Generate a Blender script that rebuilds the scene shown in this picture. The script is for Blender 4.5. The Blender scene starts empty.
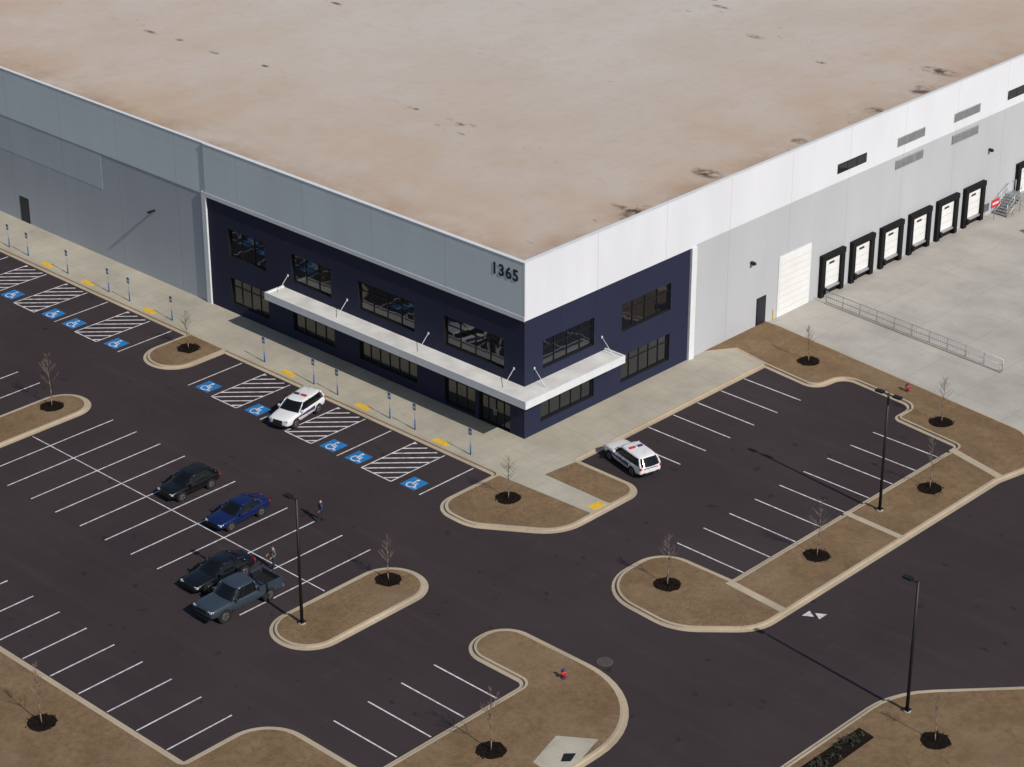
import bpy, bmesh, math, random
from mathutils import Vector, Matrix
from mathutils.geometry import tessellate_polygon
random.seed(7)
S=bpy.context.scene
# ------------------------------------------------------------------ materials
MATS={}
def newmat(name):
    m=bpy.data.materials.new(name);m.use_nodes=True
    nt=m.node_tree;b=nt.nodes['Principled BSDF'];MATS[name]=m
    return m,nt,b
def N(nt,t,**k):
    n=nt.nodes.new(t)
    for a,v in k.items():
        if a in('operation','blend_type','data_type','noise_dimensions','feature','interpolation_type'): setattr(n,a,v)
        else: n.inputs[a].default_value=v
    return n
def math_(nt,op,a,b=None,c=None):
    n=nt.nodes.new('ShaderNodeMath');n.operation=op
    for i,v in enumerate((a,b,c)):
        if v is None: continue
        if isinstance(v,(int,float)): n.inputs[i].default_value=v
        else: nt.links.new(v,n.inputs[i])
    return n.outputs[0]
def mix(nt,fac,a,b,mode='MIX'):
    n=nt.nodes.new('ShaderNodeMix');n.data_type='RGBA';n.blend_type=mode
    for i,v in ((0,fac),(6,a),(7,b)):
        if isinstance(v,(int,float)): n.inputs[i].default_value=v
        elif isinstance(v,tuple): n.inputs[i].default_value=(*v,1)
        else: nt.links.new(v,n.inputs[i])
    return n.outputs[2]
def pos(nt):
    g=nt.nodes.new('ShaderNodeNewGeometry');return g.outputs['Position']
def noise(nt,scale,detail=4,rough=.55,vec=None,stretch=None):
    n=N(nt,'ShaderNodeTexNoise',Scale=scale,Detail=detail,Roughness=rough)
    v=vec or pos(nt)
    if stretch:
        mp=nt.nodes.new('ShaderNodeMapping');mp.inputs['Scale'].default_value=stretch
        nt.links.new(v,mp.inputs[0]);v=mp.outputs[0]
    nt.links.new(v,n.inputs['Vector']);return n.outputs[0]
def ramp(nt,fac,lo,hi):
    n=nt.nodes.new('ShaderNodeMapRange');n.inputs[1].default_value=lo;n.inputs[2].default_value=hi
    nt.links.new(fac,n.inputs[0]);return n.outputs[0]
def joints(nt,axis,step,width,off=0.):
    s=nt.nodes.new('ShaderNodeSeparateXYZ');nt.links.new(pos(nt),s.inputs[0])
    v=math_(nt,'ADD',s.outputs[axis],off+1000*step)
    v=math_(nt,'MODULO',v,step)
    return math_(nt,'LESS_THAN',v,width)
def setcol(nt,b,c):
    nt.links.new(c,b.inputs['Base Color'])
def bump(nt,b,h,strength=.3,dist=.02):
    n=N(nt,'ShaderNodeBump',Strength=strength,Distance=dist);nt.links.new(h,n.inputs['Height']);nt.links.new(n.outputs[0],b.inputs['Normal'])
def simple(name,col,rough=.6,metal=0.,var=.12,scale=1.5,spec=None,coat=0):
    m,nt,b=newmat(name);b.inputs['Roughness'].default_value=rough;b.inputs['Metallic'].default_value=metal
    if spec is not None: b.inputs['Specular IOR Level'].default_value=spec
    if coat: b.inputs['Coat Weight'].default_value=coat;b.inputs['Coat Roughness'].default_value=.06
    c2=tuple(x*(1-var) for x in col);c1=tuple(min(1,x*(1+var)) for x in col)
    setcol(nt,b,mix(nt,ramp(nt,noise(nt,scale),.3,.7),c2,c1))
    return m
# asphalt
m,nt,b=newmat('asphalt');b.inputs['Roughness'].default_value=.92;b.inputs['Specular IOR Level'].default_value=.2
c=mix(nt,ramp(nt,noise(nt,.07,5,.6),.35,.68),(.030,.0215,.0245),(.051,.0385,.0415))
c=mix(nt,math_(nt,'MULTIPLY',ramp(nt,noise(nt,.5,4,.65,stretch=(.12,1.6,1)),.5,.78),.55),c,(.066,.052,.053))
c=mix(nt,math_(nt,'MULTIPLY',ramp(nt,noise(nt,.6,4,.65,stretch=(1.5,.1,1)),.56,.8),.4),c,(.021,.016,.018))
c=mix(nt,ramp(nt,noise(nt,9,2,.7),.1,1.1),c,(.043,.034,.036))
j=joints(nt,1,3.6,.045,.7);c=mix(nt,math_(nt,'MULTIPLY',j,.25),c,(.02,.016,.018))
c=mix(nt,math_(nt,'MULTIPLY',ramp(nt,noise(nt,.8,2,.5),.68,.73),.6),c,(.015,.012,.013))
c=mix(nt,math_(nt,'MULTIPLY',ramp(nt,noise(nt,.35,5,.7),.62,.8),.4),c,(.085,.07,.065))
setcol(nt,b,c);bump(nt,b,noise(nt,22,3,.7),.35,.01)
# dry grass
def grass(name,a,bc,dark):
    m,nt,b=newmat(name);b.inputs['Roughness'].default_value=1;b.inputs['Specular IOR Level'].default_value=.05
    c=mix(nt,ramp(nt,noise(nt,.35,6,.65),.32,.68),a,bc)
    c=mix(nt,math_(nt,'MULTIPLY',ramp(nt,noise(nt,2.6,6,.8),.44,.70),.7),c,dark)
    c=mix(nt,math_(nt,'MULTIPLY',ramp(nt,noise(nt,.12,3,.6),.5,.7),.35),c,(.33,.25,.165))
    c=mix(nt,math_(nt,'MULTIPLY',ramp(nt,noise(nt,6,3,.7),.62,.75),.5),c,(.09,.058,.034))
    j=joints(nt,0,1.1,.06,.2);c=mix(nt,math_(nt,'MULTIPLY',j,.16),c,dark)
    setcol(nt,b,c);bump(nt,b,noise(nt,14,5,.8),1,.08)
grass('dry_grass',(.20,.132,.074),(.285,.193,.110),(.125,.08,.045))
# concretes
def conc(name,col,j1,j2,w=.035,stain=.4):
    m,nt,b=newmat(name);b.inputs['Roughness'].default_value=.88
    d=tuple(x*.78 for x in col);l=tuple(x*1.08 for x in col)
    c=mix(nt,ramp(nt,noise(nt,.22,5,.6),.3,.7),d,l)
    c=mix(nt,math_(nt,'MULTIPLY',ramp(nt,noise(nt,1.6,5,.7),.52,.8),stain),c,tuple(x*.6 for x in col))
    if j1: c=mix(nt,math_(nt,'MULTIPLY',joints(nt,0,j1,w),.45),c,tuple(x*.5 for x in col))
    if j2: c=mix(nt,math_(nt,'MULTIPLY',joints(nt,1,j2,w),.45),c,tuple(x*.5 for x in col))
    setcol(nt,b,c);bump(nt,b,noise(nt,18,3),.15,.01)
conc('walk_concrete',(.43,.395,.315),1.8,1.65)
conc('curb_concrete',(.45,.37,.265),3.0,3.0,.04,stain=.4)
conc('court_concrete',(.43,.405,.36),4.6,4.6,.05,.35)
# wall paints
def paint(name,col,step=7.6,axis=0,streak=.2,hz=None):
    m,nt,b=newmat(name);b.inputs['Roughness'].default_value=.75
    d=tuple(x*.92 for x in col)
    c=mix(nt,ramp(nt,noise(nt,.25,4,.6,stretch=(1,1,.35)),.35,.7),d,col)
    c=mix(nt,math_(nt,'MULTIPLY',ramp(nt,noise(nt,1.4,4,.7,stretch=(1,1,.08)),.55,.9),streak),c,tuple(x*.65 for x in col))
    if step: c=mix(nt,math_(nt,'MULTIPLY',joints(nt,axis,step,.05,.1),.5),c,tuple(x*.45 for x in col))
    if hz: c=mix(nt,math_(nt,'MULTIPLY',joints(nt,2,hz,.03,.3),.35),c,tuple(x*.5 for x in col))
    setcol(nt,b,c);bump(nt,b,noise(nt,6,3),.05,.01)
    return b
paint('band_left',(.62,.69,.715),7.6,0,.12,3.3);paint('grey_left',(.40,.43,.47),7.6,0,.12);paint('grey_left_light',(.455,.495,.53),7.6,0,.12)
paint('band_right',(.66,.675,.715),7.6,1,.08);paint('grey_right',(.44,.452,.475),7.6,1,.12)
for b in (paint('navy_left',(.021,.024,.052),3.8,0,.12,2.2),paint('navy_right',(.019,.022,.050),3.8,1,.12,2.2)): b.inputs['Specular IOR Level'].default_value=.2
simple('frame_white',(.66,.68,.69),.6,0,.05)
simple('canopy_white',(.66,.645,.61),.55,0,.15,.6)
simple('door_white',(.70,.70,.69),.6,0,.05,.6)
simple('dark_door',(.012,.014,.024),.5)
simple('rubber_black',(.010,.010,.011),.8,0,.1,1,.2)
simple('mullion',(.014,.014,.016),.5,.2)
simple('louver_grey',(.30,.31,.32),.5)
simple('pole_black',(.012,.012,.014),.5,.2)
simple('galv',(.42,.43,.44),.45,.6)
simple('line_white',(.60,.58,.59),.8,0,.35,2.5)
simple('line_blue',(.012,.17,.44),.7,0,.2,2)
simple('pad_yellow',(.72,.43,.03),.7,0,.15,3)
simple('sign_blue',(.02,.10,.34),.5)
simple('mulch',(.014,.010,.008),1,0,.5,9,.05)
simple('bark',(.20,.155,.12),.9,0,.25,8)
simple('shrub',(.03,.032,.018),.9,0,.4,8)
simple('red',(.5,.02,.03),.5);simple('iron',(.07,.058,.052),.8,0,.3,6);simple('hyd_blue',(.02,.04,.16),.5)
# glass
m,nt,b=newmat('glass');b.inputs['Base Color'].default_value=(.006,.008,.012,1);b.inputs['Roughness'].default_value=.03;b.inputs['IOR'].default_value=1.85
bump(nt,b,noise(nt,.45,2),.4,.06)
m,nt,b=newmat('car_glass');b.inputs['Base Color'].default_value=(.006,.007,.009,1);b.inputs['Roughness'].default_value=.08;b.inputs['IOR'].default_value=1.4
# roof
m,nt,b=newmat('roof_membrane');b.inputs['Roughness'].default_value=.9;b.inputs['Specular IOR Level'].default_value=.2
P=pos(nt)
n1=noise(nt,.018,6,.62);n2=noise(nt,.09,6,.65,stretch=(1,.45,1))
c=mix(nt,ramp(nt,n1,.33,.67),(.50,.435,.375),(.56,.51,.465))
c=mix(nt,math_(nt,'MULTIPLY',ramp(nt,n2,.42,.72),.5),c,(.46,.365,.28))
c=mix(nt,math_(nt,'MULTIPLY',ramp(nt,noise(nt,.8,5,.7),.5,.8),.25),c,(.33,.25,.18))
sx=nt.nodes.new('ShaderNodeSeparateXYZ');nt.links.new(P,sx.inputs[0])
ex=ramp(nt,sx.outputs[0],-30,-1);ey=ramp(nt,sx.outputs[1],36,1)
nz=ramp(nt,noise(nt,.12,5,.65),.28,.72)
c=mix(nt,math_(nt,'MULTIPLY',math_(nt,'MULTIPLY',math_(nt,'MAXIMUM',ex,ey),nz),.85),c,(.47,.325,.215))
# heavier silt tight along the two low edges
e2=math_(nt,'MAXIMUM',ramp(nt,sx.outputs[0],-4,-.3),ramp(nt,sx.outputs[1],5,.3))
c=mix(nt,math_(nt,'MULTIPLY',math_(nt,'MULTIPLY',e2,ramp(nt,noise(nt,.25,5,.7),.38,.7)),.7),c,(.30,.19,.12))
c=mix(nt,math_(nt,'MULTIPLY',joints(nt,0,3.05,.06),.14),c,(.3,.25,.2))
c=mix(nt,math_(nt,'MULTIPLY',joints(nt,1,30.5,.08),.18),c,(.3,.25,.2))
# debris flecks collected along the valley lines
fl=ramp(nt,noise(nt,1.1,4,.75,stretch=(.6,1.4,1)),.64,.69)
def vband(yc,w):
    d=math_(nt,'ABSOLUTE',math_(nt,'SUBTRACT',sx.outputs[1],yc));return ramp(nt,d,w,0)
vb=math_(nt,'MAXIMUM',vband(16.6,2.0),vband(54.5,4.0));vb=math_(nt,'MAXIMUM',vb,vband(33,1.2));vb=math_(nt,'MAXIMUM',vb,ramp(nt,sx.outputs[0],-4.5,-1))
c=mix(nt,math_(nt,'MULTIPLY',math_(nt,'MULTIPLY',fl,vb),.8),c,(.10,.065,.045))
nw=noise(nt,.9,4,.7)
stains=[(-23.6,17.4,.9,.4),(-22.6,17.9,.5,.3),(-2.2,22.6,1.6,.9),(-1.0,12.8,.8,1.9),(-1.9,12.9,1.6,.4),(-3.2,55,2.0,.9),(-1.6,50,1.0,1.4),(-20.6,51.8,1.2,.45),(-28.6,56.7,1.0,.4),(-30.5,58,.6,.3),
 (-60.7,15.7,1.0,.3),(-57,16,.5,.25),(-52,15.8,.7,.28),(-46,16.4,.5,.25),(-29,17.6,.8,.25),(-12,50,.7,.3),(-55,33,.8,.3),(-66,16,.6,.25),(-75,30,.8,.3),(-1.5,33,.7,.7),(-1.5,43,.8,.9)]
tot=None
for (x,y,a,bb) in stains:
    dx=math_(nt,'DIVIDE',math_(nt,'SUBTRACT',sx.outputs[0],x),a);dy=math_(nt,'DIVIDE',math_(nt,'SUBTRACT',sx.outputs[1],y),bb)
    d=math_(nt,'ADD',math_(nt,'MULTIPLY',dx,dx),math_(nt,'MULTIPLY',dy,dy))
    d=math_(nt,'SUBTRACT',1.15,d);d=math_(nt,'MAXIMUM',d,0)
    tot=d if tot is None else math_(nt,'ADD',tot,d)
f=math_(nt,'MULTIPLY',tot,ramp(nt,nw,.38,.6));f=math_(nt,'MINIMUM',f,.9)
c=mix(nt,f,c,(.05,.033,.024))
setcol(nt,b,c)
# ------------------------------------------------------------------ mesh helper
class MB:
    def __init__(s,*mats): s.bm=bmesh.new();s.m=list(mats);s.smooth=False
    def mi(s,n):
        if n not in s.m: s.m.append(n)
        return s.m.index(n)
    def face(s,pts,mat,smooth=False):
        vs=[s.bm.verts.new(p) for p in pts]
        f=s.bm.faces.new(vs);f.material_index=s.mi(mat);f.smooth=smooth;return f
    def poly(s,vs,mat):
        for t in tessellate_polygon([[v.co for v in vs]]):
            try: f=s.bm.faces.new([vs[i] for i in t])
            except ValueError: continue
            f.normal_update()
            if f.normal.z<0: f.normal_flip()
            f.material_index=s.mi(mat)
    def box(s,x0,x1,y0,y1,z0,z1,mat,M=None):
        P=[(x0,y0,z0),(x1,y0,z0),(x1,y1,z0),(x0,y1,z0),(x0,y0,z1),(x1,y0,z1),(x1,y1,z1),(x0,y1,z1)]
        if M: P=[M@Vector(p) for p in P]
        v=[s.bm.verts.new(p) for p in P]
        for q in((0,3,2,1),(4,5,6,7),(0,1,5,4),(1,2,6,5),(2,3,7,6),(3,0,4,7)):
            f=s.bm.faces.new([v[i] for i in q]);f.material_index=s.mi(mat)
    def tube(s,p0,p1,r0,r1,mat,n=8,smooth=True,cap=True):
        p0=Vector(p0);p1=Vector(p1);d=(p1-p0).normalized()
        a=d.orthogonal().normalized();b=d.cross(a)
        A=[s.bm.verts.new(p0+r0*(a*math.cos(t)+b*math.sin(t))) for t in [2*math.pi*i/n for i in range(n)]]
        B=[s.bm.verts.new(p1+r1*(a*math.cos(t)+b*math.sin(t))) for t in [2*math.pi*i/n for i in range(n)]]
        for i in range(n):
            f=s.bm.faces.new((A[i],A[(i+1)%n],B[(i+1)%n],B[i]));f.material_index=s.mi(mat);f.smooth=smooth
        if cap:
            for q in(A[::-1],B):
                f=s.bm.faces.new(q);f.material_index=s.mi(mat)
    def ball(s,c,r,mat,sc=(1,1,1),seg=12):
        M=Matrix.Translation(c)@Matrix.Diagonal((*sc,1))
        g=bmesh.ops.create_uvsphere(s.bm,u_segments=seg,v_segments=seg//2+2,radius=r,matrix=M)
        fs=set(f for v in g['verts'] for f in v.link_faces)
        for f in fs: f.material_index=s.mi(mat);f.smooth=True
    def prism(s,pts,z0,z1,top,side=None):
        A=[s.bm.verts.new((x,y,z0)) for x,y in pts];B=[s.bm.verts.new((x,y,z1)) for x,y in pts]
        n=len(pts)
        for i in range(n):
            f=s.bm.faces.new((A[i],A[(i+1)%n],B[(i+1)%n],B[i]));f.material_index=s.mi(side or top)
        s.poly(B,top)
    def sheet(s,pts,z,mat):
        s.poly([s.bm.verts.new((x,y,z)) for x,y in pts],mat)
    def obj(s,name,parent=None,loc=None,rot=None,recalc=True):
        if recalc: bmesh.ops.recalc_face_normals(s.bm,faces=s.bm.faces)
        me=bpy.data.meshes.new(name);s.bm.to_mesh(me);s.bm.free()
        for n in s.m: me.materials.append(MATS[n])
        o=bpy.data.objects.new(name,me);S.collection.objects.link(o)
        if parent: o.parent=parent
        if loc: o.location=loc
        if rot is not None: o.rotation_euler=(0,0,rot)
        return o
def empty(name,loc=(0,0,0),rot=0):
    e=bpy.data.objects.new(name,None);S.collection.objects.link(e);e.location=loc;e.rotation_euler=(0,0,rot);e.empty_display_size=.5
    return e
def fillet(pts):
    P=[(p[0],p[1],p[2] if len(p)>2 else 0) for p in pts];out=[];n=len(P)
    ar=sum(P[i][0]*P[(i+1)%n][1]-P[(i+1)%n][0]*P[i][1] for i in range(n))
    if ar<0: P=P[::-1]
    for i in range(n):
        a=Vector(P[i-1][:2]);v=Vector(P[i][:2]);c=Vector(P[(i+1)%n][:2]);r=P[i][2]
        if r<=0: out.append((v.x,v.y));continue
        d1=(a-v);d2=(c-v);l1,l2=d1.length,d2.length;d1/=l1;d2/=l2
        ang=math.acos(max(-1,min(1,d1.dot(d2))))
        t=r/math.tan(ang/2);t=min(t,l1*.49,l2*.49);r=t*math.tan(ang/2)
        p1=v+d1*t;p2=v+d2*t;bis=(d1+d2).normalized();ce=v+bis*(r/math.sin(ang/2))
        a1=math.atan2(p1.y-ce.y,p1.x-ce.x);a2=math.atan2(p2.y-ce.y,p2.x-ce.x)
        da=(a2-a1+math.pi)%(2*math.pi)-math.pi
        k=max(4,int(abs(da)/.13))
        for j in range(k+1):
            t_=a1+da*j/k;out.append((ce.x+r*math.cos(t_),ce.y+r*math.sin(t_)))
    return out
def offset(pts,d):   # ccw polygon, d>0 outward
    n=len(pts);out=[]
    for i in range(n):
        a=Vector(pts[i-1]);v=Vector(pts[i]);c=Vector(pts[(i+1)%n])
        e1=(v-a).normalized();e2=(c-v).normalized()
        n1=Vector((e1.y,-e1.x));n2=Vector((e2.y,-e2.x));b_=(n1+n2)
        b_=b_/max(.35,(1+n1.dot(n2)))
        out.append((v.x+b_.x*d,v.y+b_.y*d))
    return out
# ------------------------------------------------------------------ ground
g=MB();g.sheet([(-700,-700),(700,-700),(700,700),(-700,700)],-.02,'dry_grass');g.obj('ground')
g=MB();g.sheet([(-260,-60),(110,-60),(110,60),(-260,60)],0,'asphalt');g.obj('parking_lot')
g=MB();g.sheet([(-1,25.5),(70,23.5),(70,150),(-1,150)],.008,'court_concrete');g.obj('truck_court')
g=MB();g.sheet([(4,58.2),(7,57.3),(24,57.6),(24,60.2),(9,60.6),(4.6,60)],.014,'dry_grass');g.obj('dirt_patch')
def island(name,pts,z=.13,gutter=.32,inset=.18,top='dry_grass'):
    o=fillet(pts);g=MB()
    g.sheet(offset(o,gutter),.005+z*.01,'curb_concrete')
    g.prism(o,-.01,z,'curb_concrete')
    if top: g.sheet(offset(o,-inset),z+.012,top)
    return g
WP=[(-260,1),(-260,-5),(2.3,-5,.5),(2.3,-11.3,1.8),(5.8,-11.4,2.5),(10.9,-8,3.2),(10.9,0.1,1.4),(4.7,.1,.3),(4.7,21.9,.3),(1.4,22.3),(-.5,19.4),(-.5,1)]
g=island('x',WP,.13,top=None)
g.sheet(offset(fillet(WP),-.18),.134,'walk_concrete')
g.obj('sidewalk')
g=MB()
g.sheet(fillet([(2.5,-5.2,.1),(2.5,-11.05,1.6),(5.7,-11.2,2.4),(10.7,-7.8,3.0),(10.7,-4.8,.2)]),.150,'dry_grass')
g.sheet(fillet([(5.0,-.1,.1),(4.7,-2.9,.1),(10.7,-2.9,.2),(10.7,-.1,1.2)]),.150,'dry_grass')
g.obj('lawn')
i=0
for nm,p in [('A',[(-31.2,-4.9),(-31.2,-10.3,2.1),(-27.0,-10.3,2.1),(-27.0,-4.9)]),
  ('B',[(-30.1,-17.7,1.9),(-26.5,-17.7,1.8),(-26.5,-29.6,1.8),(-30.1,-29.6,1.9)]),
  ('F',[(5.5,-18.5,2.1),(9.8,-18.5,2.1),(9.8,-29.6,2.1),(5.5,-29.6,2.1)]),
  ('G',[(16.1,-18.9,1.7),(29.3,-18.8,7),(29.5,-59),(-260,-59),(-260,-42.1),(13.3,-42.1,.4),(13.3,-35.7,2.5),(21.8,-35.7,.5),(21.8,-22.6,.8),(16.1,-22.6,1.7)]),
  ('H',[(37.8,-59),(38.0,-8.6,6),(46,0,7),(109,4),(109,-59)]),
  ('J',[(-.4,19.5),(1.5,22.3),(4.8,21.7),(9.9,21.2,1),(10.3,24.3,1.4),(17.3,23.7,1.2),(17.3,21.2,.5),(23.2,20.6,.6),(23.2,-5.2,.4),(17.3,-5.3,2.0),(17.3,-11.6,3.4),(24,-12,3.5),(27.8,-8.5,3.0),(27.8,18,2),(28.7,22.4,2.2),(25.2,25.6,2.0),(1.5,28),(-.4,28)])]:
    i+=1;g=island(nm,p,.132+.003*i);
    if nm=='J':
        z=.132+.003*i+.018
        g.sheet([(23.0,-5.75),(27.65,-6.1),(27.65,-5.5),(23.0,-5.15)],z,'curb_concrete')
        g.sheet([(23.0,6.75),(27.65,6.6),(27.65,7.1),(23.0,7.25)],z,'curb_concrete')
        g.sheet([(23.0,19.3),(27.7,18.2),(27.8,18.8),(23.0,19.95)],z,'curb_concrete')
    if nm=='G':
        g.sheet([(26.6,-25.6),(28.6,-24.2),(29.2,-26.4),(29.3,-28.6),(27.4,-28.4)],.16,'walk_concrete')
        g.sheet([(28.1,-26.6),(28.6,-26.1),(28.9,-26.9),(28.5,-27.3)],.166,'pole_black')
    g.obj('planting_island')
# ------------------------------------------------------------------ markings
g=MB();Z=.012;W=.05
def ly(x,y0,y1,w=W): g.sheet([(x-w,y0),(x+w,y0),(x+w,y1),(x-w,y1)],Z,'line_white')
def lx(y,x0,x1,w=W): g.sheet([(x0,y-w),(x1,y-w),(x1,y+w),(x0,y+w)],Z+.003,'line_white')
for y in(4.9,7.7,10.45,13.2,15.95,18.75): lx(y,5.1,10.4)
for k in range(9): lx(-3.7+2.74*k,17.3,22.85)
for k in range(4): lx(-33.2+2.72*k,16.1,21.35)
for k in range(-18,8): ly(-7.9+2.755*k,-41.7,-36.9)
for k in range(0,11): ly(-23.9+2.72*k,-29.4,-18.2)
lx(-23.8,-26.0,5.0,.04)
for k in range(0,14): ly(-32.8-2.74*k,-29.4,-18.2)
lx(-23.8,-70,-30.5,.04)
ada=[-1.1,-6.7,-9.3,-14.9,-17.5,-23.1,-34.2,-39.6,-42.3,-47.8,-53.3,-56.0,-61.5]
hat=[(-5.45,-2.5),(-13.5,-10.7),(-21.7,-18.9),(-38.3,-35.6),(-46.4,-43.7),(-51.9,-49.2),(-60.1,-57.4)]
xs=[.3,-2.5,-5.45,-8.0,-10.7,-13.5,-16.2,-18.9,-21.7,-24.4,-32.9,-35.6,-38.3,-41,-43.7,-46.4,-49.2,-51.9,-54.6,-57.4,-60.1,-62.8,-65.5,-68.2]
for x in xs: ly(x,-10.8,-5.5)
for a,b_ in hat:
    lx(-10.8,a,b_)
    t=-14.0
    while t<-5.6:
        xa,xb=a,b_;ya=t;yb=t+(b_-a)
        if ya<-10.75: xa=a+(-10.75-ya);ya=-10.75
        if yb>-5.6: xb=b_-(yb+5.6);yb=-5.6
        if xb-xa>.15:
            w=.05;g.sheet([(xa+w,ya-w),(xb+w,yb-w),(xb-w,yb+w),(xa-w,ya+w)],Z+.006,'line_white')
        t+=1.02
def rotp(p,o): return [(x+o[0],y+o[1]) for x,y in p]
for x in ada:
    o=(x,-9.9);s=.72
    g.sheet([(x-s,o[1]-s),(x+s,o[1]-s),(x+s,o[1]+s),(x-s,o[1]+s)],Z,'line_blue')
    z=Z+.004
    g.sheet(rotp([(.12*math.cos(t)-.1,.12*math.sin(t)+.5) for t in [i*math.pi/4 for i in range(8)]],o),z,'line_white')
    for q in [((-.14,.36),(-.08,-.08)),((-.1,.12),(.22,.12)),((-.08,-.08),(.26,-.08)),((.26,-.08),(.42,-.45)),((.42,-.45),(.56,-.4))]:
        a=Vector(q[0]);b_=Vector(q[1]);d=(b_-a).normalized()*.055;pn=Vector((-d.y,d.x))
        g.sheet(rotp([tuple(a-d-pn),tuple(b_+d-pn),tuple(b_+d+pn),tuple(a-d+pn)],o),z,'line_white');z+=.001
    for k in range(9):
        t0=2.1+k*.5;t1=t0+.5
        g.sheet(rotp([(.3*math.cos(t0)-.03,.3*math.sin(t0)-.25),(.4*math.cos(t0)-.03,.4*math.sin(t0)-.25),(.4*math.cos(t1)-.03,.4*math.sin(t1)-.25),(.3*math.cos(t1)-.03,.3*math.sin(t1)-.25)],o),z,'line_white')
for (x,y,s) in((28.75,-4.9,1),(29.5,-4.5,-1)):
    g.sheet([(x,y-.4),(x+.62,y),(x,y+.4)] if s>0 else [(x+.3,y-.4),(x+.3,y+.4),(x-.32,y)],Z,'line_white')
g.obj('parking_markings')
g=MB()
for a,b_ in hat:
    c=(a+b_)/2;g.box(c-.7,c+.7,-4.7,-4.15,.13,.142,'pad_yellow')
g.box(9.9,10.6,-4.3,-3.2,.13,.146,'pad_yellow')
g.obj('tactile_paving')
g=MB();g.tube((23.3,-17.7,0),(23.3,-17.7,.016),.36,.36,'iron',16);g.tube((23.3,-17.7,0),(23.3,-17.7,.01),.55,.5,'iron',16);g.obj('manhole_cover')
# ------------------------------------------------------------------ warehouse
wh=empty('warehouse')
HT=13.8
def wall(g,plane,u0,u1,z0,z1,holes,mat,depth=.22,at=0.):
    def P(u,z,d=0):
        return (u,-at+d,z) if plane=='L' else (at-d,u,z)
    us=sorted(set([u0,u1]+[h[0] for h in holes]+[h[1] for h in holes]))
    zs=sorted(set([z0,z1]+[h[2] for h in holes]+[h[3] for h in holes]))
    for a,b_ in zip(us,us[1:]):
        for c,d in zip(zs,zs[1:]):
            mu,mz=(a+b_)/2,(c+d)/2
            if any(h[0]<mu<h[1] and h[2]<mz<h[3] for h in holes): continue
            g.face([P(a,c),P(b_,c),P(b_,d),P(a,d)],mat)
    for h in holes:
        a,b_,c,d=h[:4];D=depth
        g.face([P(a,c),P(b_,c),P(b_,c,D),P(a,c,D)],'mullion')
        g.face([P(a,d),P(b_,d),P(b_,d,D),P(a,d,D)],'mullion')
        g.face([P(a,c),P(a,d),P(a,d,D),P(a,c,D)],'mullion')
        g.face([P(b_,c),P(b_,d),P(b_,d,D),P(b_,c,D)],'mullion')
        g.face([P(a,c,D),P(b_,c,D),P(b_,d,D),P(a,d,D)],'glass')
def mull(g,plane,h,nu,nz,at=0.,w=.025):
    a,b_,c,d=h
    def bx(ua,ub,za,zb,d0,d1):
        if plane=='L': g.box(ua,ub,-at+d0,-at+d1,za,zb,'mullion')
        else: g.box(at-d1,at-d0,ua,ub,za,zb,'mullion')
    for i in range(nu+1):
        u=a+(b_-a)*i/nu;u=min(max(u,a+w),b_-w);bx(u-w,u+w,c+.002,d-.002,.16,.215)
    for z in ([c+w,d-w]+([c+(d-c)*.68] if nz>1 else [])):
        bx(a+.003,b_-.003,z-w,z+w,.165,.212)
XL=-34.4;YR=18.1;ZB=9.4
Lh=[(-32,-27.6,4.95,7.3),(-24.6,-20.1,5.0,7.35),(-17.1,-11.1,5.0,7.35),(-8,-2,5.0,7.35),
    (-32,-27.5,.9,3.15),(-24.6,-19.9,.9,3.0),(-17.1,-10.9,.9,3.0),(-8,-4.9,.35,3.2),(-4.5,-1.4,.14,3.2)]
Rh=[(1.9,7.35,5.05,7.25),(10.4,15.95,5.05,7.25),(1.7,7.4,.9,3.05),(10.4,15.95,.9,3.1)]
g=MB()
wall(g,'L',XL,0,0,ZB,Lh,'navy_left');wall(g,'R',0,YR,0,ZB,Rh,'navy_right')
g.obj('office_walls',wh)
g=MB()
for h in Lh[:4]: mull(g,'L',h,max(2,round((h[1]-h[0])/1.5)),2)
for h in Lh[4:7]: mull(g,'L',h,max(2,round((h[1]-h[0])/1.1)),2)
mull(g,'L',Lh[7],3,2);mull(g,'L',Lh[8],4,2)
for h in Rh[:2]: mull(g,'R',h,4,2)
for h in Rh[2:]: mull(g,'R',h,5,2)
for x in(-3.05,-2.85): g.box(x-.02,x+.02,.05,.09,1.0,1.5,'galv')
g.obj('window_frames',wh)
g=MB();e=.12
g.box(XL,e-.002,-e,.02,ZB,HT,'band_left')
g.obj('upper_band_front',wh)
g=MB();g.box(-.3,e,-e+.004,YR+.55,ZB+.003,HT-.003,'band_right');
g.obj('upper_band_side',wh)
g=MB();g.box(XL-.5,XL,-e-.03,.02,.13,ZB+.32,'frame_white');g.box(XL,e-.001,-e-.03,-e-.003,ZB-.02,ZB+.32,'frame_white')
g.box(-.02,e+.08,YR,YR+.6,.13,ZB,'frame_white')
g.obj('portal_frame',wh)
LX=-230;RY=190
g=MB()
g.face([(LX,0,0),(XL-.4,0,0),(XL-.4,0,9.5),(LX,0,9.5)],'grey_left')
g.box(LX,XL,-.04,.3,9.5,HT-.005,'band_left')
g.box(-98.5,-48,-.012,-.002,6.3,9.5,'grey_left_light')
g.box(-60.1,-59.1,-.03,.0,.13,2.35,'dark_door');g.box(-60.25,-58.95,-.02,.0,.13,2.45,'mullion')
g.obj('front_wall',wh)
g=MB();y0=YR+.5
g.face([(0,y0,-.0),(0,RY,0),(0,RY,9.5),(0,y0,9.5)],'grey_right')
g.box(-.3,.05,YR+.55,RY,9.5,HT-.008,'band_right')
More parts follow.
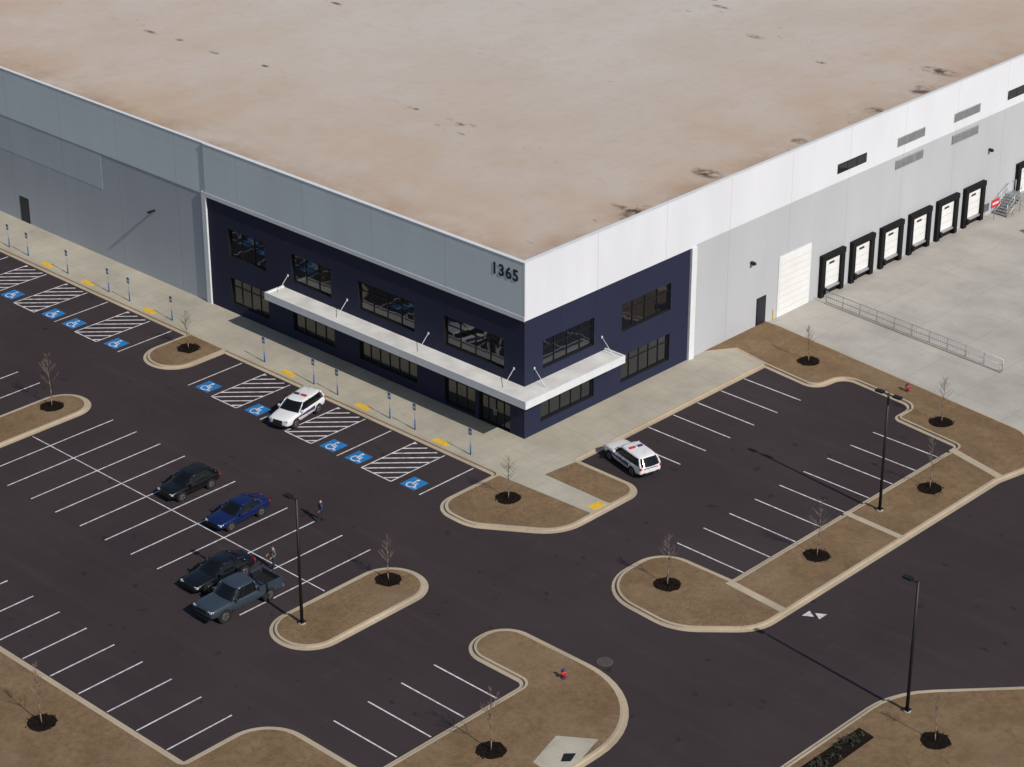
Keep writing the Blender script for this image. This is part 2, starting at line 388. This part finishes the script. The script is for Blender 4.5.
g.box(0,.03,26.55,27.75,.13,2.5,'mullion');g.box(.03,.05,26.65,27.65,.13,2.4,'dark_door')
g.box(0,.06,29.2,33.4,.02,5.25,'frame_white');
g.box(.06,.075,29.4,33.2,.03,5.1,'door_white')
for k in range(1,9): g.box(.075,.080,29.4,33.2,.03+k*.56,.045+k*.56,'louver_grey')
g.box(0,.09,28.7,28.8,0,.9,'pad_yellow')
for k in range(11):
    y=38.2+8.2*k
    dark=k in(0,3,4,6)
    for zc in ((10.65,) if dark else (10.7,8.75)):
        yy=(y-1.95,y+1.95) ; z0_,z1_=zc-.40,zc+.40
        g.box(.04,.09,yy[0],yy[1],z0_,z1_,'mullion' if dark else 'louver_grey')
        for q in range(3):
            a=yy[0]+.08+q*1.27;g.box(.09,.10,a,a+1.2,z0_+.08,z1_-.08,'glass' if dark else 'louver_grey')
        if dark:
            for q in range(1,3): g.box(.10,.115,yy[0]+q*1.27,yy[0]+q*1.27+.06,z0_,z1_,'mullion')
        else:
            for q in range(1,8): g.box(.10,.112,yy[0]+.05,yy[1]-.05,z0_+q*.095,z0_+q*.095+.03,'mullion')
            for q in range(1,3): g.box(.10,.115,yy[0]+q*1.27,yy[0]+q*1.27+.06,z0_,z1_,'louver_grey')
g.obj('side_wall',wh)
g=MB()
docks=[36.2+4.10*k for k in range(6)]+[65.0+4.12*k for k in range(10)]
for y in docks:
    g.box(0,.34,y-1.55,y-1.05,.0,3.3,'rubber_black');g.box(0,.34,y+1.05,y+1.55,.0,3.3,'rubber_black')
    g.box(0,.38,y-1.57,y+1.57,3.2,3.65,'rubber_black')
    g.box(0,.05,y-1.05,y+1.05,.0,.7,'rubber_black')
    g.box(.02,.12,y-1.05,y+1.05,.7,3.2,'door_white')
    for k in range(1,4): g.box(.12,.126,y-1.05,y+1.05,.75+k*.62,.77+k*.62,'louver_grey')
    g.box(.126,.132,y-.35,y+.35,2.6,2.8,'glass')
    g.box(0,.5,y-1.2,y-.9,.3,.72,'rubber_black');g.box(0,.5,y+.9,y+1.2,.3,.72,'rubber_black')
    g.box(0,.4,y-.85,y+.85,.6,.74,'galv')
g.obj('dock_doors',wh)
g=MB();g.sheet([(LX+.2,.2),(-.2,.2),(-.2,RY-.2),(LX+.2,RY-.2)],HT-.3,'roof_membrane');g.obj('roof',wh)
g=MB()
g.box(LX,XL,-.07,.2,HT-.004,HT+.04,'frame_white');g.box(XL,e+.03,-e-.03,.2,HT+.001,HT+.045,'frame_white')
g.box(-.2,e+.03,.202,YR+.55,HT+.001,HT+.045,'frame_white');g.box(-.2,.09,YR+.552,RY,HT-.006,HT+.04,'frame_white')
g.box(LX,LX+.3,0,RY,0,HT,'band_right');g.box(LX,0,RY-.3,RY,0,HT,'band_left')
g.obj('parapet_coping',wh)
g=MB();cz0,cz1=3.8,4.4;D=1.85
g.box(-25.6,D,-D,-.003,cz0+.1,cz1-.12,'canopy_white');g.box(.003,D,-.003,8.6,cz0+.1,cz1-.12,'canopy_white')
g.box(-25.65,D+.06,-D-.06,-D+.06,cz0,cz1,'frame_white')
g.box(D-.06,D+.063,-D+.06,8.65,cz0,cz1,'frame_white')
g.box(-25.65,-25.5,-D+.06,-.01,cz0,cz1-.003,'frame_white');g.box(.01,D-.06,8.5,8.652,cz0,cz1-.003,'frame_white')
g.obj('canopy',wh)
g=MB()
for x in(-25.0,-18.3,-9.6,-1.0):
    g.tube((x,-.02,5.4),(x,-D+.7,cz1-.1),.02,.02,'frame_white',6);g.box(x-.06,x+.06,-.05,0,5.32,5.48,'frame_white')
for y in(1.0,8.2):
    g.tube((.02,y,5.4),(D-.7,y,cz1-.1),.02,.02,'frame_white',6);g.box(0,.05,y-.06,y+.06,5.32,5.48,'frame_white')
g.obj('canopy_rods',wh)
g=MB()
for p in((-41.2,6.3),(-68,6.3),(-95,6.3)):
    g.box(p[0]-.1,p[0]+.1,-.5,-.0,p[1]-.04,p[1]+.06,'pole_black');g.box(p[0]-.15,p[0]+.15,-.7,-.4,p[1]-.06,p[1]+.05,'pole_black')
for y,z in((25.6,5.9),(58.7,6.3),(90,6.3)):
    g.box(0,.35,y-.12,y+.12,z-.1,z+.1,'pole_black');g.box(.25,.42,y-.16,y+.16,z-.12,z+.02,'pole_black')
g.obj('wall_lights',wh)
cu=bpy.data.curves.new('building_number','FONT');cu.body='1365';cu.size=1.2;cu.extrude=.012;cu.offset=.025;cu.align_x='CENTER';cu.space_character=1.12
o=bpy.data.objects.new('building_number',cu);S.collection.objects.link(o);o.rotation_euler=(math.radians(90),0,0);o.location=(-1.75,-e-.02,12.25);cu.materials.append(MATS['dark_door']);o.parent=wh
st=empty('dock_stairs',(0,0,0));g=MB()
for k in range(7): g.box(.2+.0,1.6,60.0+.3*k,60.3+.3*k,.1+.17*k,.17+.17*k,'galv')
g.box(.05,1.6,62.1,63.3,1.15,1.25,'galv')
for x in(.25,1.6):
    for y,z in((60.0,.2),(61,.75),(62.1,1.25),(63.3,1.25)): g.tube((x,y,0),(x,y,z+1.05),.03,.03,'galv',6)
    g.tube((x,60,1.2),(x,62.1,2.3),.03,.03,'galv',6);g.tube((x,62.1,2.3),(x,63.3,2.3),.03,.03,'galv',6)
    g.tube((x,60,.75),(x,62.1,1.8),.025,.025,'galv',6);g.tube((x,60,.15),(x,62.1,1.2),.05,.05,'galv',6)
g.obj('flight',st)
sg=MB();sg.tube((1.0,58.9,0),(1.0,58.9,1.5),.03,.03,'galv',6);sg.box(.98,1.05,58.3,59.5,1.2,1.9,'red');sg.box(1.05,1.055,58.4,59.4,1.45,1.65,'line_white');sg.obj('warning_sign')
g=MB();a=Vector((1.2,34.2,0));b_=Vector((18.6,33.0,0))
for k in range(11):
    p=a.lerp(b_,k/10);g.tube(p,p+Vector((0,0,1.1)),.03,.03,'galv',6)
for z in(.15,.62,1.1): g.tube(a+Vector((0,0,z)),b_+Vector((0,0,z)),.028,.028,'galv',6)
for k in range(90):
    p=a.lerp(b_,(k+.5)/90);g.tube(p+Vector((0,0,.15)),p+Vector((0,0,1.1)),.009,.009,'galv',4)
g.obj('guard_railing')
g=MB();dv=(b_-a);g.box(0,dv.length,-.14,.14,0,.12,'court_concrete',Matrix.Translation(a)@Matrix.Rotation(math.atan2(dv.y,dv.x),4,'Z'));g.obj('retaining_kerb')
# ------------------------------------------------------------------ street furniture
def lamp(x,y,heads):
    g=MB();g.tube((0,0,0),(0,0,.12),.24,.24,'court_concrete',14)
    g.tube((0,0,.12),(0,0,8.8),.11,.08,'pole_black',10);g.box(-.2,.2,-.2,.2,.12,.17,'pole_black')
    for a in heads:
        d=Vector((math.cos(a),math.sin(a),0))
        g.tube((0,0,8.65),tuple(d*.55+Vector((0,0,8.72))),.04,.04,'pole_black',6)
        g.box(.4,1.0,-.17,.17,8.67,8.8,'pole_black',Matrix.Rotation(a,4,'Z'))
        g.box(.45,.95,-.13,.13,8.655,8.672,'galv',Matrix.Rotation(a,4,'Z'))
    g.obj('street_lamp',None,(x,y,.13))
lamp(7.0,-27.5,[math.pi]);lamp(24.5,8.9,[0,math.pi]);lamp(39.7,-9.7,[math.pi])
def hydrant(x,y):
    g=MB();g.tube((0,0,0),(0,0,.08),.17,.17,'hyd_blue',12);g.tube((0,0,.08),(0,0,.55),.11,.11,'red',12);g.ball((0,0,.57),.13,'hyd_blue',(1,1,.9))
    g.tube((0,0,.66),(0,0,.75),.03,.03,'red',6)
    g.tube((-.2,0,.42),(.2,0,.42),.06,.06,'red',8);g.tube((0,-.22,.38),(0,0,.38),.07,.07,'red',8)
    g.obj('fire_hydrant',None,(x,y,.15))
hydrant(22.9,-20.9);hydrant(15.4,25.2)
for x in ada:
    g=MB();g.tube((0,0,0),(0,0,2.1),.028,.028,'galv',6);g.box(-.15,.15,-.045,-.03,1.6,2.1,'sign_blue')
    g.box(-.09,.09,-.05,-.045,1.72,1.92,'line_white');g.tube((0,0,0),(0,0,.8),.05,.05,'sign_blue',8)
    g.obj('parking_sign',None,(x,-4.35,.13))
def tree(x,y,h,seed):
    r=random.Random(seed);g=MB()
    n=18;g.sheet([((.80+.16*r.random())*math.cos(2*math.pi*i/n),(.80+.16*r.random())*math.sin(2*math.pi*i/n)) for i in range(n)],.012,'mulch')
    for k in range(90):
        a=r.uniform(0,6.28);q=r.uniform(.1,.98);u=Vector((r.uniform(-1,1),r.uniform(-1,1),r.uniform(0,.4))).normalized()*r.uniform(.04,.09);v=Vector((-u.y,u.x,.03))*.6
        c=Vector((q*math.cos(a),q*math.sin(a),.035+.05*(1-q)));g.face([c-u,c+v,c+u,c-v],'mulch')
    p=Vector((0,0,0));pts=[p]
    for k in range(6):
        p=p+Vector((r.uniform(-.05,.05),r.uniform(-.05,.05),h/6));pts.append(p)
    for k in range(6): g.tube(pts[k],pts[k+1],.04*(1-k/7),.04*(1-(k+1)/7),'bark',6)
    for k in range(18):
        t=r.uniform(.38,.97);i=min(5,int(t*6));q=pts[i].lerp(pts[i+1],t*6-i)
        a=r.uniform(0,6.28);L=(1.2-t)*r.uniform(.7,1.3)*h*.3
        e1=q+Vector((math.cos(a)*L*.55,math.sin(a)*L*.55,L*.7));g.tube(q,e1,.014,.006,'bark',4)
        for j in range(6):
            s=q.lerp(e1,r.uniform(.3,1));a2=a+r.uniform(-1.2,1.2);l=L*r.uniform(.25,.55)
            e2_=s+Vector((math.cos(a2)*l*.6,math.sin(a2)*l*.6,l*.7));g.tube(s,e2_,.006,.003,'bark',3)
            for w in range(2):
                a3=a2+r.uniform(-1,1);e3=e2_+Vector((math.cos(a3),math.sin(a3),1))*l*.3;g.tube(s.lerp(e2_,.7),e3,.004,.002,'bark',3)
    g.obj('bare_tree',None,(x,y,.158))
for i,(x,y,h) in enumerate([(5.2,-7.1,3.4),(-29.2,-6.8,3.2),(-28.7,-20.1,4.2),(20.4,-8.4,3.6),(25.1,1.1,4.2),(25.2,13.8,3.8),(7.1,-20.2,3.2),(24.9,-29.2,4.2),(42.6,-11.1,3.2),(6.9,24.3,3.0),(20.1,22.7,3.6),(4.2,-45.1,4.0),(-25,-45,4)]): tree(x,y,h,i+3)
g=MB();r=random.Random(5);g.sheet([(38.6,-18.5),(39.9,-18.5),(39.9,-13.2),(38.7,-13.0)],.165,'mulch')
for k in range(26):
    x=r.uniform(38.8,39.7);y=r.uniform(-18.2,-13.3);R_=r.uniform(.16,.3)
    for q in range(26):
        a=r.uniform(0,6.28);bq=r.uniform(0,1.5);d=Vector((math.cos(a)*math.cos(bq),math.sin(a)*math.cos(bq),math.sin(bq)))*R_*r.uniform(.5,1)
        c=Vector((x,y,.17))+d;u=Vector((r.uniform(-1,1),r.uniform(-1,1),r.uniform(-1,1))).normalized()*.07;v=u.orthogonal().normalized()*.05
        g.face([c-u,c+v,c+u,c-v],'shrub')
g.obj('shrub_bed')
# ------------------------------------------------------------------ vehicles
def carpaint(n,c,metal=.0,rough=.35,coat=.35): return simple(n,c,rough,metal,.03,1,.3,coat)
carpaint('paint_white',(.70,.70,.70));carpaint('paint_black',(.005,.005,.006));carpaint('paint_blue',(.006,.016,.085),.2);carpaint('paint_grey',(.045,.062,.085),.3)
carpaint('paint_black2',(.005,.006,.009))
simple('tyre',(.012,.012,.012),.9);simple('rim',(.35,.35,.36),.35,.8);simple('headlight',(.5,.52,.55),.15);simple('taillight',(.35,.01,.015),.25)
simple('plastic',(.015,.015,.016),.7,0,.1,1,.2);simple('decal_navy',(.02,.035,.12),.4);simple('decal_red',(.5,.02,.03),.4)
def car(name,loc,heading,paint,L,hw,st,gh,wheels,wr=.36,bed=None,police=False,rails=False,sc=1.):
    e=empty(name,(loc[0],loc[1],.012),heading);e.scale=(sc,sc,sc)
    g=MB()
    rings=[]
    for (x,w,zb,zt) in st:
        h=zt-zb
        half=[(w*.80,zb),(w*.96,zb+.10*h),(w*1.0,zb+.38*h),(w*1.0,zb+.62*h),(w*.975,zb+.84*h),(w*.90,zb+.955*h),(w*.62,zt+.01),(w*.3,zt+.03)]
        ring=[(x,-a,b_) for a,b_ in half]+[(x,a,b_) for a,b_ in half[::-1]]
        rings.append([g.bm.verts.new(p) for p in ring])
    n=len(rings[0])
    for A,B in zip(rings,rings[1:]):
        for i in range(n):
            f=g.bm.faces.new((A[i],A[(i+1)%n],B[(i+1)%n],B[i]));f.smooth=True;f.material_index=g.mi('plastic' if i in(n-1,0,n-2) else paint)
    for q in(rings[0][::-1],rings[-1]):
        f=g.bm.faces.new(q);f.smooth=True;f.material_index=g.mi(paint)
    bo=g.obj('body',e);sm=bo.modifiers.new('s','SUBSURF');sm.levels=1;sm.render_levels=2
    bf,br,tf,tr,zb,zt,wb,wt,ps=gh
    g=MB()
    def ring(f_,r_,w,z,bu):
        pts=[]
        for i in range(7):
            t=-1+2*i/6;pts.append((f_+bu*(1-t*t)-(.05 if abs(t)==1 else 0),t*w*(1 if abs(t)<1 else .985),z))
        for q in(.25,.5,.75): pts.append((f_-q*(f_-r_),w*(1+.02*(1-abs(q-.5)*2)),z))
        for i in range(7):
            t=1-2*i/6;pts.append((r_-bu*.6*(1-t*t)+(.04 if abs(t)==1 else 0),t*w*(.97 if abs(t)<1 else .93),z))
        for q in(.75,.5,.25): pts.append((f_-q*(f_-r_),-w*(1+.02*(1-abs(q-.5)*2)),z))
        return [Vector(p) for p in pts]
    B=ring(bf,br,wb,zb,.22);T=ring(tf,tr,wt,zt,.12)
    Mid=[B[i].lerp(T[i],.5)+Vector((0,B[i].y*.03,0)) for i in range(len(B))]
    n=len(B)
    vb,vm,vt=[[g.bm.verts.new(p) for p in q] for q in(B,Mid,T)]
    for a,b_ in((vb,vm),(vm,vt)):
        for i in range(n):
            j=(i+1)%n;f=g.bm.faces.new((a[i],a[j],b_[j],b_[i]));f.smooth=True;f.material_index=g.mi('car_glass')
    c=Vector(((tf+tr)/2,0,zt+.085));
    def sc_(p,fx,fy,z): return Vector((c.x+(p.x-c.x)*fx,p.y*fy,z))
    T0=[sc_(p,1.02,1.025,zt-.035) for p in T];T1=[sc_(p,.985,.975,zt+.03) for p in T];T2=[sc_(p,.85,.82,zt+.06) for p in T];T3=[sc_(p,.5,.5,zt+.08) for p in T]
    vv=[[g.bm.verts.new(p) for p in q] for q in(T0,T1,T2,T3)];cv=g.bm.verts.new(c)
    for a in(0,1,2):
        for i in range(n):
            j=(i+1)%n;f=g.bm.faces.new((vv[a][i],vv[a][j],vv[a+1][j],vv[a+1][i]));f.smooth=True;f.material_index=g.mi(paint)
    for i in range(n):
        f=g.bm.faces.new((vv[3][i],vv[3][(i+1)%n],cv));f.smooth=True;f.material_index=g.mi(paint)
    for i in(0,6): 
        g.tube(B[i]+Vector((0,0,-.03)),Mid[i],.042,.04,paint,6);g.tube(Mid[i],T[i],.04,.038,paint,6)
    for i in(10,16): 
        g.tube(B[i]+Vector((0,0,-.03)),Mid[i],.085,.075,paint,6);g.tube(Mid[i],T[i],.075,.06,paint,6)
    for s in(-1,1):
        for t in ps:
            a=Vector((bf+(br-bf)*t,s*(wb+.006),zb-.02));b_=Vector((tf+(tr-tf)*t,s*(wt+.008),zt));m_=a.lerp(b_,.5);m_.y*=1.025;g.tube(a,m_,.03,.03,'plastic',6);g.tube(m_,b_,.03,.03,'plastic',6)
        y0_,y1_=sorted((s*(wb+.05),s*(wb+.26)));g.box(bf-.40,bf-.25,y0_,y1_,zb-.0,zb+.15,paint)
    if rails:
        for s in(-1,1): g.tube((tr+.2,s*wt*.9,zt+.1),(tf-.15,s*wt*.9,zt+.1),.025,.025,'plastic',6)
    g.obj('cabin',e)
    g=MB()
    for x in wheels:
        for s in(-1,1):
            g.tube((x,s*(hw-.3),wr),(x,s*(hw+.006),wr),wr+.075,wr+.07,'plastic',24)
            g.tube((x,s*(hw-.22),wr),(x,s*(hw+.02),wr),wr,wr*.97,'tyre',24)
            g.tube((x,s*(hw-.1),wr),(x,s*(hw+.024),wr),wr*.66,wr*.62,'rim',16)
            for k in range(5):
                t=k*2*math.pi/5;g.tube((x+.05*math.cos(t),s*(hw+.028),wr+.05*math.sin(t)),(x+wr*.55*math.cos(t+.55),s*(hw+.028),wr+wr*.55*math.sin(t+.55)),.03,.025,'plastic',4)
    g.obj('wheels',e)
    g=MB();xf=L/2;ztf=st[-2][3];ztr=st[1][3]
    for s in(-1,1):
        g.box(xf-.22,xf-.04,*sorted((s*hw*.55,s*hw*.86)),ztf-.18,ztf-.07,'headlight')
        g.box(-xf+.03,-xf+.16,*sorted((s*hw*.70,s*hw*.93)),ztr-.24,ztr-.08,'taillight')
    g.box(xf-.15,xf+.0,-hw*.42,hw*.42,ztf-.26,ztf-.1,'plastic');g.box(xf-.2,xf+.01,-hw*.65,hw*.65,.36,.46,'plastic')
    g.box(-xf-.01,-xf+.1,-hw*.65,hw*.65,.40,.5,'plastic');g.box(-xf-.008,-xf+.1,-.2,.2,.70,.8,'line_white')
    for x in(bf-1.35,bf-.45):
        for s in(-1,1): g.box(x-.1,x+.06,*sorted((s*(hw*.985),s*(hw+.006))),.84,.865,paint)
    for t in [0.03]+list(ps):
        x=bf+(br-bf)*t
        for s in(-1,1): g.box(x-.009,x+.009,*sorted((s*(hw*.97),s*(hw+.002))),.42,.92,'plastic')
    g.obj('lights_and_trim',e)
    if police:
        g=MB();zl=zt+.12;xb=(tf+tr)/2+.35
        g.box(xb-.11,xb+.11,-.55,-.08,zl-.03,zl+.05,'decal_navy');g.box(xb-.11,xb+.11,.08,.55,zl-.03,zl+.05,'decal_red');g.box(xb-.11,xb+.11,-.08,.08,zl-.03,zl+.05,'headlight')
        for s in(-1,1):
            yo=sorted((s*(hw-.02),s*(hw+.005)))
            for k in range(6):
                x=-1.0+k*.4;z=.60+.02*k
                g.box(x,x+.399,yo[0],yo[1],z,z+.27-.03*k,'decal_navy')
            yo2=sorted((s*(hw-.02),s*(hw+.007)));g.box(-1.0,1.0,yo2[0],yo2[1],.53,.565,'decal_red')
        g.box(-xf-.006,-xf+.1,-.6,.6,.86,.92,'decal_navy')
        g.tube((tr+.4,0,zt+.08),(tr+.35,0,zt+.45),.012,.006,'plastic',5);g.box(xf-.0,xf+.1,-.4,.4,.40,.70,'plastic')
        g.obj('police_markings',e)
    if bed:
        x0,x1,z0_,z1_=bed;g=MB();t=.09
        for s in(-1,1): g.box(x0,x1,*sorted((s*(hw-.02),s*(hw-.02-t))),.55,z1_,paint)
        g.box(x0-.0,x0+t,-hw+.11,hw-.11,.55,z1_-.01,paint);g.box(x1-t,x1,-hw+.11,hw-.11,.6,z1_+.02,paint)
        g.box(x0+t,x1-t,-hw+.11,hw-.11,z0_-.05,z0_,'plastic')
        for s in(-1,1): g.box(x0+.3,x1-.3,*sorted((s*(hw-.11),s*(hw-.3))),z0_,z0_+.28,'plastic')
        for k in range(8):
            y=-.6+k*.17;g.box(x0+t,x1-t,y,y+.05,z0_,z0_+.02,'plastic')
        g.box(x0-.2,x0-.02,-hw*.9,hw*.9,.45,.62,'rim')
        g.obj('bed',e)
    return e
suv=[(-2.50,.80,.50,.95),(-2.44,.93,.38,1.06),(-2.1,.98,.33,1.12),(-1.3,.995,.28,1.12),(0,.995,.27,1.10),(.85,.99,.27,1.09),(1.2,.985,.28,1.08),(1.9,.965,.31,1.02),(2.36,.90,.36,.94),(2.50,.74,.42,.80)]
suvg=(1.1,-2.42,.30,-2.05,1.04,1.62,.92,.78,(.34,.64))
NY=-math.pi/2
car('police_suv',(-14.5,-8.7),NY+.22,'paint_white',5.0,.99,suv,suvg,(1.5,-1.45),.37,police=True,sc=.95)
car('police_suv',(7.95,2.5),math.pi-.26,'paint_white',5.0,.99,suv,suvg,(1.5,-1.45),.37,police=True,sc=.95)
hb=[(-2.25,.78,.45,.92),(-2.18,.88,.36,1.02),(-1.8,.93,.30,1.05),(-1.0,.95,.25,1.04),(0,.95,.24,1.01),(.8,.945,.24,.99),(1.1,.94,.26,.97),(1.7,.92,.28,.90),(2.12,.84,.33,.82),(2.25,.68,.4,.68)]
car('parked_car',(-11.6,-21.2),NY,'paint_black',4.5,.95,hb,(1.0,-2.12,.2,-1.5,.95,1.48,.88,.70,(.36,.66)),(1.38,-1.32),.34,rails=True,sc=.95)
sd=[(-2.38,.76,.45,.88),(-2.3,.87,.36,1.0),(-1.9,.92,.30,1.03),(-1.2,.94,.25,1.01),(0,.94,.23,.96),(.8,.94,.23,.94),(1.15,.93,.25,.93),(1.8,.91,.28,.85),(2.25,.83,.33,.76),(2.38,.66,.38,.62)]
car('parked_car',(-6.1,-21.5),NY+.03,'paint_blue',4.76,.94,sd,(1.0,-1.9,.1,-1.0,.91,1.37,.86,.66,(.42,)),(1.45,-1.4),.34,sc=.95)
car('parked_car',(-1.0,-27.5),NY,'paint_black2',4.9,.95,[(x*1.03,w,a,b_) for x,w,a,b_ in sd],(1.0,-2.0,.1,-1.05,.91,1.40,.87,.67,(.42,)),(1.48,-1.44),.35)
pk=[(-2.75,.95,.55,.80),(-2.6,.98,.5,.82),(-1.0,1.0,.45,.84),(-.98,1.0,.42,1.20),(0,1.01,.4,1.22),(1.0,1.01,.4,1.21),(1.3,1.0,.42,1.22),(2.2,.99,.45,1.18),(2.8,.95,.5,1.12),(2.92,.82,.52,.98)]
car('pickup_truck',(2.35,-28.7),NY,'paint_grey',5.84,1.0,pk,(1.3,-.92,.62,-.78,1.14,1.80,.93,.78,(.40,)),(1.85,-1.75),.42,bed=(-2.88,-.98,.86,1.26))
# ------------------------------------------------------------------ people
simple('skin',(.42,.25,.17),.6);simple('hair',(.02,.014,.01),.8);simple('cloth_dark',(.02,.022,.03),.9);simple('cloth_navy',(.03,.04,.09),.9);simple('cloth_grey',(.12,.12,.13),.9);simple('shoe',(.01,.01,.01),.7)
def person(loc,rot,top,pants,stride=.16,armbend=.25):
    e=empty('person',(loc[0],loc[1],.012),rot)
    V=[];E=[];Rr=[]
    def v(p,r): V.append(p);Rr.append(r);return len(V)-1
    pel=v((0,0,.98),(.15,.12));w=v((0,0,1.12),(.145,.11));ch=v((0.01,0,1.34),(.175,.125));nb=v((0,0,1.48),(.11,.09));nk=v((.01,0,1.55),(.058,.058));hd=v((.02,0,1.66),(.085,.095));ht=v((.015,0,1.76),(.07,.08))
    E+=[(pel,w),(w,ch),(ch,nb),(nb,nk),(nk,hd),(hd,ht)]
    for s in(-1,1):
        f=stride*s
        h=v((0,.095*s,.92),(.095,.095));k=v((f*.6+.03,.10*s,.50),(.065,.065));a=v((f-.02,.11*s,.10),(.045,.045));t=v((f+.15,.125*s,.045),(.04,.038))
        E+=[(pel,h),(h,k),(k,a),(a,t)]
        sh=v((0,.19*s,1.42),(.065,.065));el=v((-.03-f*.4,.26*s,1.14),(.045,.045));wr=v((.12-f*.4+armbend*.3,.25*s,.92+armbend*.2),(.032,.032));pa=v((.15-f*.4+armbend*.35,.245*s,.85+armbend*.25),(.035,.02))
        E+=[(nb,sh),(sh,el),(el,wr),(wr,pa)]
        base=V[pa]
        for q in range(4):
            o=(q-1.5)*.022;L_=(.075,.085,.08,.06)[q]
            m1=v((base[0]+.02+o*.6,base[1]+.004*s,base[2]-.035),(.010,.010));m2=v((base[0]+.035+o,base[1]-.006*s,base[2]-.035-L_*.8),(.008,.008));E+=[(pa,m1),(m1,m2)]
        th=v((base[0]+.055,base[1]-.02*s,base[2]-.015),(.010,.010));E+=[(pa,th)]
    me=bpy.data.meshes.new('body');me.from_pydata(V,E,[]);ob=bpy.data.objects.new('figure',me);S.collection.objects.link(ob)
    md=ob.modifiers.new('sk','SKIN');md.use_smooth_shade=True
    for i,r_ in enumerate(Rr):
        sv=me.skin_vertices[0].data[i];sv.radius=r_;sv.use_root=(i==0)
    ob.modifiers.new('ss','SUBSURF').levels=1
    bpy.context.view_layer.update();dg=bpy.context.evaluated_depsgraph_get()
    nm=bpy.data.meshes.new_from_object(ob.evaluated_get(dg));bpy.data.objects.remove(ob)
    for n_ in('skin',top,pants,'shoe'): nm.materials.append(MATS[n_])
    for p in nm.polygons:
        c=p.center;hand=abs(c.y)>.2 and c.z<.95+armbend*.2
        p.material_index=0 if (c.z>1.51 or hand) else 1 if (c.z>.98 or abs(c.y)>.2) else 2 if c.z>.09 else 3
        p.use_smooth=True
    nm.name='figure';o=bpy.data.objects.new('figure',nm);S.collection.objects.link(o);o.parent=e
    g=MB();g.ball((.0,0,1.72),.105,'hair',(1.0,.88,.85));g.ball((.12,0,1.66),.016,'skin',(1.2,.8,1.3))
    for s in(-1,1): g.ball((.105,.033*s,1.69),.011,'hair');g.ball((.02,.09*s,1.665),.022,'skin',(.8,.5,1.3))
    g.box(.10,.112,-.025,.025,1.615,1.622,'decal_red')
    g.obj('head_details',e)
person((-1.8,-17.9),-2.4,'cloth_navy','cloth_dark',.2,.1)
person((.6,-24.2),-1.9,'cloth_grey','cloth_dark',.08,.5)
# ------------------------------------------------------------------ light & camera
el=38.5;az=-6.0
sd_=Vector((math.cos(math.radians(el))*math.cos(math.radians(az)),math.cos(math.radians(el))*math.sin(math.radians(az)),math.sin(math.radians(el))))
sun=bpy.data.lights.new('sun','SUN');sun.energy=3.8;sun.angle=math.radians(.5);sun.color=(1,.945,.88)
so=bpy.data.objects.new('sun',sun);S.collection.objects.link(so);so.rotation_euler=sd_.to_track_quat('Z','Y').to_euler();so.location=(60,0,60)
w=bpy.data.worlds.new('World');S.world=w;w.use_nodes=True;nt=w.node_tree
sk=nt.nodes.new('ShaderNodeTexSky');sk.sky_type='NISHITA';sk.sun_disc=False;sk.sun_elevation=math.radians(el);sk.sun_rotation=math.atan2(sd_.x,sd_.y)
nt.links.new(sk.outputs[0],nt.nodes['Background'].inputs[0]);nt.nodes['Background'].inputs[1].default_value=.08
cam=bpy.data.cameras.new('camera');co=bpy.data.objects.new('camera',cam);S.collection.objects.link(co)
cam.sensor_width=36;cam.lens=2337/1024*36;cam.clip_end=3000;cam.clip_start=1
p=math.atan(1143/2337);n=math.hypot(.6889,.7251)
d=Vector((-.6889/n*math.cos(p),.7251/n*math.cos(p),-math.sin(p)))
co.location=(101.4,-108.0,77);co.rotation_euler=d.to_track_quat('-Z','Y').to_euler()
S.camera=co
S.view_settings.view_transform='Standard';S.view_settings.look='None';S.view_settings.exposure=0
